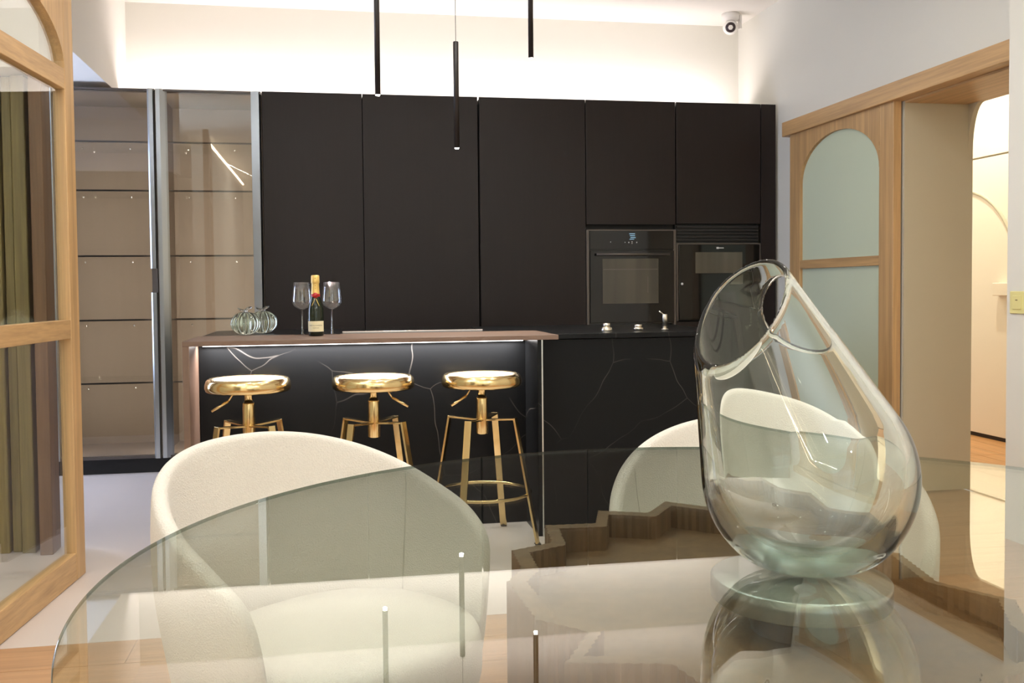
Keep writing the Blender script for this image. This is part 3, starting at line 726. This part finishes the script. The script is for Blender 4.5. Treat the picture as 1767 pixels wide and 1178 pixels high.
# ================================================================== LIGHT SWITCH
sw_ = thing('light_switch', 'yellowish light switch plate on the white pier', 'light switch', (2.765, 3.478, 0.988))
box('plate', (-0.008, 0.0, -0.045, 0.045, -0.046, 0.046), M['switch'], sw_, 0.003)
rk = box('rocker', (-0.012, -0.008, -0.025, 0.025, -0.028, 0.028), M['switch'], sw_, 0.002)
box('indicator', (-0.0125, -0.012, -0.006, 0.006, 0.008, 0.012), M['switch_dark'], rk)

# ================================================================== TABLE
TX, TY, TR, TZ = 0.484, 0.967, 0.726, 0.770
tb = thing('dining_table', 'large round clear glass dining table on a faceted wooden base', 'table', (TX, TY, 0))
b_ = MB(); n = 256; TH = 0.005
top = [b_.bm.verts.new(((TR-0.001)*math.cos(2*PI*i/n), (TR-0.001)*math.sin(2*PI*i/n), TZ)) for i in range(n)]
bot = [b_.bm.verts.new(((TR-0.001)*math.cos(2*PI*i/n), (TR-0.001)*math.sin(2*PI*i/n), TZ-TH)) for i in range(n)]
m1 = [b_.bm.verts.new((TR*math.cos(2*PI*i/n), TR*math.sin(2*PI*i/n), TZ-0.001)) for i in range(n)]
m2 = [b_.bm.verts.new((TR*math.cos(2*PI*i/n), TR*math.sin(2*PI*i/n), TZ-TH+0.001)) for i in range(n)]
b_.bm.faces.new(top); b_.bm.faces.new(bot[::-1])
for i in range(n):
    j = (i+1) % n
    for a, c in ((bot, m2), (m2, m1), (m1, top)):
        f = b_.bm.faces.new((a[i], a[j], c[j], c[i])); f.material_index = 1; f.smooth = True
b_.build('tabletop', [M['glass_table'], M['glass_edge']], tb)
MB().lathe([(0, 0.70), (0.05, 0.70), (0.05, 0.739), (0, 0.739)], -0.007, -0.048, 48).build('base_core', M['basewood'], tb)
MB().lathe([(0, 0.740), (0.089, 0.740), (0.091, 0.742), (0.091, TZ-TH-0.003), (0.089, TZ-TH-0.001), (0, TZ-TH-0.001)], -0.007, -0.048, 64).build('mounting_disc', M['satin'], tb)
plan = [(-0.268, 0.192), (-0.211, 0.218), (-0.206, 0.262), (-0.200, 0.306), (-0.129, 0.303), (-0.105, 0.375), (-0.038, 0.346), (0.010, 0.411), (0.067, 0.356),
        (0.115, 0.36), (0.125, 0.29), (0.165, 0.25), (0.150, 0.16), (0.19, 0.08), (0.165, -0.03), (0.205, -0.10), (0.16, -0.18), (0.15, -0.26), (0.06, -0.27),
        (0.0, -0.34), (-0.08, -0.27), (-0.18, -0.29), (-0.2, -0.19), (-0.29, -0.17), (-0.25, -0.1), (-0.291, -0.059), (-0.297, 0.068), (-0.272, 0.111)][::-1]
def ribbed(pl_, pitch=0.006, depth=0.0022):
    out_ = []
    for (a, b) in zip(pl_, pl_[1:]+pl_[:1]):
        a, b = Vector(a), Vector(b); L = (b-a).length; k = max(2, int(L/pitch)); nrm = Vector(((b-a).y, -(b-a).x)).normalized()
        out_.append(a)
        for i in range(1, k):
            out_.append(a+(b-a)*(i/k)-nrm*(depth if i % 2 else 0))
    return out_
rb_ = ribbed(plan)
b_ = MB(); RZ = 0.741
def ringv(s, z, pts=rb_): return [b_.bm.verts.new((p[0]*s, p[1]*s, z)) for p in pts]
rings = [ringv(0.80, 0.0), ringv(0.84, 0.05), ringv(1.0, 0.60), ringv(1.0, RZ), ringv(0.93, RZ), ringv(0.93, 0.706)]
for A_, B_ in zip(rings, rings[1:]):
    for i in range(len(rb_)):
        j = (i+1) % len(rb_); b_.bm.faces.new((A_[i], A_[j], B_[j], B_[i]))
b_.build('base_shell', M['basewood'], tb)
b_ = MB(); V = [b_.bm.verts.new((p[0]*0.935, p[1]*0.935, 0.708)) for p in plan]; c_ = b_.bm.verts.new((0, 0, 0.708))
V2 = [b_.bm.verts.new((p[0]*0.935, p[1]*0.935, 0.69)) for p in plan]; c2 = b_.bm.verts.new((0, 0, 0.69))
for i in range(len(V)):
    j = (i+1) % len(V); b_.bm.faces.new((V[i], V[j], c_)); b_.bm.faces.new((V2[j], V2[i], c2)); b_.bm.faces.new((V[i], V2[i], V2[j], V[j]))
b_.build('base_deck', M['basewood'], tb)

# ================================================================== CHAIRS
def chair(x, y, rz, label, scale=1.0):
    t = thing('dining_chair', label, 'chair', (x, y, 0), rz, 'cream upholstered tub chairs at the glass table')
    a_, b__ = 0.287, 0.264; TM = math.radians(118)
    def se(th, s=1.0, n=2.3):
        c, q = math.cos(th), math.sin(th)
        return (a_*s*math.copysign(abs(q)**(2/n), q), b__*s*math.copysign(abs(c)**(2/n), c))
    def rim(th):
        u = abs(th)/TM
        return 0.782-0.21*(u**1.9)
    def sc_(z):
        u = max(0.0, min(1.0, (0.66-z)/0.46)); return 1.0-0.26*u**1.5
    bm = bmesh.new(); NS = 60; rings = []
    ths = [(-1+2*i/NS) for i in range(NS+1)]
    for i, u in enumerate(ths):
        th = u*TM
        e = 1-abs(u); k = 1.0
        if e < 0.09: k = math.sqrt(max(0.0, 1-(1-e/0.09)**2))
        k = max(k, 0.03)
        Hh = rim(th)-0.10*(1-k)
        r = 0.015*k; rl = 0.028*k
        prof = []
        zb = 0.20+0.10*(1-k)
        wd_ = lambda z: r+(rl-r)*min(1.0, max(0.0, (Hh-r-z)/0.16))
        for z in np.linspace(zb, Hh-r, 11): prof.append((+wd_(z), z))
        for q in (1, 2, 3, 4, 5): prof.append((r*math.cos(PI*q/6), Hh-r+r*math.sin(PI*q/6)))
        for z in np.linspace(Hh-r, zb, 11): prof.append((-wd_(z), z))
        ring = []
        for off, z in prof:
            s = sc_(z); px, py = se(th, s)
            q = se(th+1e-3, s); dx, dy = q[0]-px, q[1]-py; L = math.hypot(dx, dy) or 1; nx, ny = -dy/L, dx/L
            if nx*px+ny*py < 0: nx, ny = -nx, -ny
            lean = 0.045*max(0, z-0.45)/0.35*max(0.0, math.cos(th))
            ring.append(bm.verts.new((px+nx*off, py+ny*off+lean, z)))
        rings.append(ring)
    for A_, B_ in zip(rings, rings[1:]):
        for i in range(len(A_)):
            j = (i+1) % len(A_); bm.faces.new((A_[i], A_[j], B_[j], B_[i]))
    bm.faces.new(rings[0]); bm.faces.new(rings[-1][::-1])
    bmesh.ops.recalc_face_normals(bm, faces=bm.faces)
    me = bpy.data.meshes.new('backrest'); bm.to_mesh(me); bm.free(); me.materials.append(M['fabric'])
    for p_ in me.polygons: p_.use_smooth = True
    o = link(bpy.data.objects.new('backrest', me), t)
    md = o.modifiers.new('s', 'SUBSURF'); md.levels = 1; md.render_levels = 1
    # seam welts where the wings meet the back pad
    for u in (-0.60, 0.60):
        pts = []
        th = u*TM
        for z in np.linspace(0.46, rim(th)-0.012, 24):
            w_ = 0.015+0.013*min(1.0, max(0.0, (rim(th)-0.015-z)/0.16))
            s = sc_(z); px, py = se(th, s); q = se(th+1e-3, s); dx, dy = q[0]-px, q[1]-py; L = math.hypot(dx, dy); nx, ny = -dy/L, dx/L
            if nx*px+ny*py < 0: nx, ny = -nx, -ny
            lean = 0.045*max(0, z-0.45)/0.35*max(0.0, math.cos(th))
            pts.append((px-nx*w_, py-ny*w_+lean, z))
        MB().tube(pts, 0.0018, 6).build('seam_welt', M['seam'], t)
    def pad(name, z0, z1, s0, rr, m_, shift=0.0):
        b_ = MB(); n = 64; rs = []
        for (s, z) in [(s0-rr*4, z0), (s0-rr, z0+0.004), (s0, z0+0.025), (s0, z1-0.03), (s0-rr, z1-0.008), (s0-rr*4, z1)]:
            rs.append([b_.bm.verts.new((se(2*PI*i/n, s)[0], se(2*PI*i/n, s)[1]+shift, z)) for i in range(n)])
        for A_, B_ in zip(rs, rs[1:]):
            for i in range(n):
                j = (i+1) % n; b_.bm.faces.new((A_[i], A_[j], B_[j], B_[i]))
        b_.bm.faces.new(rs[0]); b_.bm.faces.new(rs[-1])
        o = b_.build(name, m_, t, 0, True); md = o.modifiers.new('s', 'SUBSURF'); md.levels = 2; md.render_levels = 2
        return o
    pad('seat_cushion', 0.34, 0.475, 0.86, 0.06, M['fabric'], -0.01)
    pad('seat_base', 0.20, 0.36, 0.76, 0.05, M['fabric'], -0.01)
    for sx, sy in ((-1, -1), (1, -1), (1, 1), (-1, 1)):
        MB().tube([(sx*0.15, sy*0.14, 0.225), (sx*0.18, sy*0.17, 0.0)], 0.012, 12, radii=[0.015, 0.009]).build('leg', M['black'], t)
    return t
chair(0.008, 1.72, math.radians(38), 'cream boucle tub chair pulled up to the table on the left')
chair(0.815, 1.70, math.radians(-22), 'cream boucle tub chair behind the glass vase')

# ================================================================== VASE
def roundcone(p, a, b, r1, r2):
    ba = b-a; l2 = ba@ba; rr = r1-r2; a2 = l2-rr*rr; il2 = 1/l2
    pa = p-a; y = pa@ba; z = y-l2
    q = pa*l2-y[..., None]*ba; x2 = (q*q).sum(-1); y2 = y*y*l2; z2 = z*z*l2
    k = np.sign(rr)*rr*rr*x2
    d = (np.sqrt(x2*a2*il2)+y*rr)*il2-r1
    c1 = np.sign(z)*a2*z2 > k; c2 = np.sign(y)*a2*y2 < k
    d = np.where(c2, np.sqrt(x2+y2)*il2-r1, d); d = np.where(c1, np.sqrt(x2+z2)*il2-r2, d)
    return d
def smax(a, b, k):
    h = np.clip(k-np.abs(a-b), 0, None)/k; return np.maximum(a, b)+h*h*k/4
VA = np.array([0.0, 0.0, 0.100]); VB_ = np.array([-0.064, 0.0, 0.280]); VR1, VR2 = 0.108, 0.055
WT = 0.0055
n1 = np.array([-0.56, -0.56, 0.61]); n1 /= np.linalg.norm(n1); c1 = np.array([-0.062, -0.004, 0.284])
ax2 = np.array([0.52, 0.80, 0.30]); ax2 /= np.linalg.norm(ax2); c2v = np.array([-0.018, 0.02, 0.258])
def vase_sdf(p):
    d = roundcone(p, VA, VB_, VR1, VR2)
    outer = smax(d, 0.0-p[..., 2], 0.02)
    inner = roundcone(p, VA+np.array([0, 0, 0.008]), VB_, VR1-0.013, VR2-WT)
    s = smax(outer, -inner, 0.002)
    cut1 = (p-c1)@n1
    s = smax(s, cut1, 0.006)
    q = p-c2v; t = q@ax2; rad = np.sqrt(np.maximum((q*q).sum(-1)-t*t, 1e-12))
    hole = np.maximum(rad-0.045, -t)
    s = smax(s, -hole, 0.005)
    return s
def surface_nets(f, lo, hi, h):
    ax = [np.arange(lo[i], hi[i]+h, h) for i in range(3)]
    Gd = np.stack(np.meshgrid(*ax, indexing='ij'), -1); D = f(Gd)
    sgn = D < 0
    nx, ny, nz = D.shape
    cnt = np.zeros((nx-1, ny-1, nz-1)); acc = np.zeros((nx-1, ny-1, nz-1, 3))
    off = [(i, j, k) for i in (0, 1) for j in (0, 1) for k in (0, 1)]
    def S(a, o): return a[o[0]:o[0]+nx-1, o[1]:o[1]+ny-1, o[2]:o[2]+nz-1]
    for o in off:
        for axi in range(3):
            if o[axi]: continue
            o2 = list(o); o2[axi] = 1
            d0, d1 = S(D, o), S(D, o2); cr = (d0 < 0) != (d1 < 0)
            t = np.where(cr, d0/np.where(cr, d0-d1, 1), 0)
            pos = np.array(o, float)+np.zeros(t.shape+(3,)); pos[..., axi] += t
            acc += pos*cr[..., None]; cnt += cr
    idx = -np.ones(cnt.shape, int); act = cnt > 0; idx[act] = np.arange(act.sum())
    base = np.stack(np.nonzero(act), -1).astype(float)
    V = (base+acc[act]/cnt[act][:, None])*h+np.array([a[0] for a in ax])
    faces = []
    for axi in range(3):
        sl0 = [slice(None)]*3; sl1 = [slice(None)]*3; sl0[axi] = slice(0, -1); sl1[axi] = slice(1, None)
        cr = sgn[tuple(sl0)] != sgn[tuple(sl1)]; inside = sgn[tuple(sl0)]
        I = np.stack(np.nonzero(cr), -1)
        o1, o2 = [i for i in range(3) if i != axi]
        ok = (I[:, o1] > 0) & (I[:, o2] > 0) & (I[:, o1] < D.shape[o1]-1) & (I[:, o2] < D.shape[o2]-1); I = I[ok]
        def at(d1_, d2_):
            J = I.copy(); J[:, o1] -= d1_; J[:, o2] -= d2_; return idx[J[:, 0], J[:, 1], J[:, 2]]
        q = np.stack([at(1, 1), at(0, 1), at(0, 0), at(1, 0)], -1)
        ins = inside[I[:, 0], I[:, 1], I[:, 2]]
        if axi == 1: ins = ~ins
        q[~ins] = q[~ins][:, ::-1]
        faces.append(q)
    return V, np.concatenate(faces)
def grad(f, p, e=1e-4):
    g = np.zeros_like(p)
    for i in range(3):
        d = np.zeros(3); d[i] = e; g[:, i] = (f(p+d)-f(p-d))/(2*e)
    return g
V, Fq = surface_nets(vase_sdf, (-0.14, -0.13, -0.01), (0.13, 0.13, 0.350), 0.0026)
for _ in range(4):
    g = grad(vase_sdf, V); g2 = (g*g).sum(-1, keepdims=True)
    V = V-np.clip(vase_sdf(V)[:, None]*g/np.maximum(g2, 0.2), -0.002, 0.002)
g = grad(vase_sdf, V); g /= np.maximum(np.linalg.norm(g, axis=1, keepdims=True), 1e-9)
me = bpy.data.meshes.new('vase'); me.from_pydata(V.tolist(), [], Fq.tolist()); me.update()
for p_ in me.polygons: p_.use_smooth = True
me.normals_split_custom_set_from_vertices(g.tolist())
me.materials.append(M['vase'])
vz = link(bpy.data.objects.new('glass_vase', me)); vz.location = (0.482, 0.912, TZ+0.0006); vz.rotation_euler = (0, 0, -0.486)
tag(vz, 'tall clear glass vase with slanted opening and a hole, on the glass table', 'vase')

# ================================================================== ROOM LAMPS AND ADDED FILL LIGHTS OUT OF VIEW
tag(box('added_fill_trough', (2.655, 2.765, -3.5, 0.3, 2.40, 2.46), M['white_plastic'], None, 0.004), 'added white fill-light trough along the right dining wall', 'light trough', 'added fill troughs on the walls')  # added housings for the ambient fill, no known lamps here
tag(box('added_fill_trough', (-2.6, -2.48, 0.0, 2.8, 2.40, 2.46), M['white_plastic'], None, 0.004), 'added white fill-light trough along the far left wall', 'light trough', 'added fill troughs on the walls')
def downlight(x, y, power, label, group, col=NEUTRAL, z=ZC, sp=math.radians(165)):
    t = thing('downlight', label, 'downlight', (x, y, z), 0, group)
    MB().lathe([(0.036, -0.001), (0.036, -0.004), (0.05, -0.004), (0.05, -0.0005)], n=28).build('ring', M['white_plastic'], t)
    MB().lathe([(0, -0.002), (0.035, -0.002), (0.035, -0.0005), (0, -0.0005)], n=24).build('emitter', M['downlight'], t)
    area_light('downlight_beam', (x, y, z-0.012), (0, 0, -1), 0.07, 0.07, power, col, 'DISK', sp)
for (x, y, w_, w_p) in ((-0.6, 0.2, 'left of the camera', 5), (0.5, 0.2, 'above the near table edge', 4), (1.6, 0.2, 'right of the camera', 6), (-0.6, 2.2, 'over the left dining chair', 2),
                   (0.5, 2.2, 'between the two dining chairs', 2.5), (1.6, 2.2, 'over the right of the dining area', 4), (0.5, -2.2, 'in the lounge behind the camera', 8), (1.8, -2.2, 'near the assumed lounge window', 8)):
    downlight(x, y, w_p, 'added round ceiling fill downlight '+w_, 'added dining fill downlights')  # unseen lamps added as fill for the dining side
for (x, w_, w_p) in ((-0.15, 'before the left end of the bar', 8), (0.65, 'before the middle of the bar', 14), (1.45, 'before the sliding door', 8)):  # added fill to brighten the floor and stools before the bar
    downlight(x, 3.25, w_p, 'added round ceiling fill downlight '+w_, 'added kitchen fill downlights')
downlight(4.0, 5.6, 24, 'assumed recessed downlight in the hallway ceiling nearest the wardrobe', 'assumed hall downlights', (1, 0.95, 0.80))  # hall lamps are out of view, assumed to brighten the hallway
downlight(3.9, 6.8, 15, 'assumed recessed downlight in the hallway ceiling at its far end', 'assumed hall downlights', WARM)
# glowing top edge of the lounge wall behind the camera
area_light('lounge_cove_light', (-1.345, -2.4, 2.83), (-0.5, 0, -1), 0.03, 4.3, 80, WARM)
tag(box('lounge_light_strip', (-1.405, -1.375, YB+0.02, -0.16, 2.80, 2.82), M['led_warm']), 'warm light strip along the lounge wall top behind the camera', 'light strip')
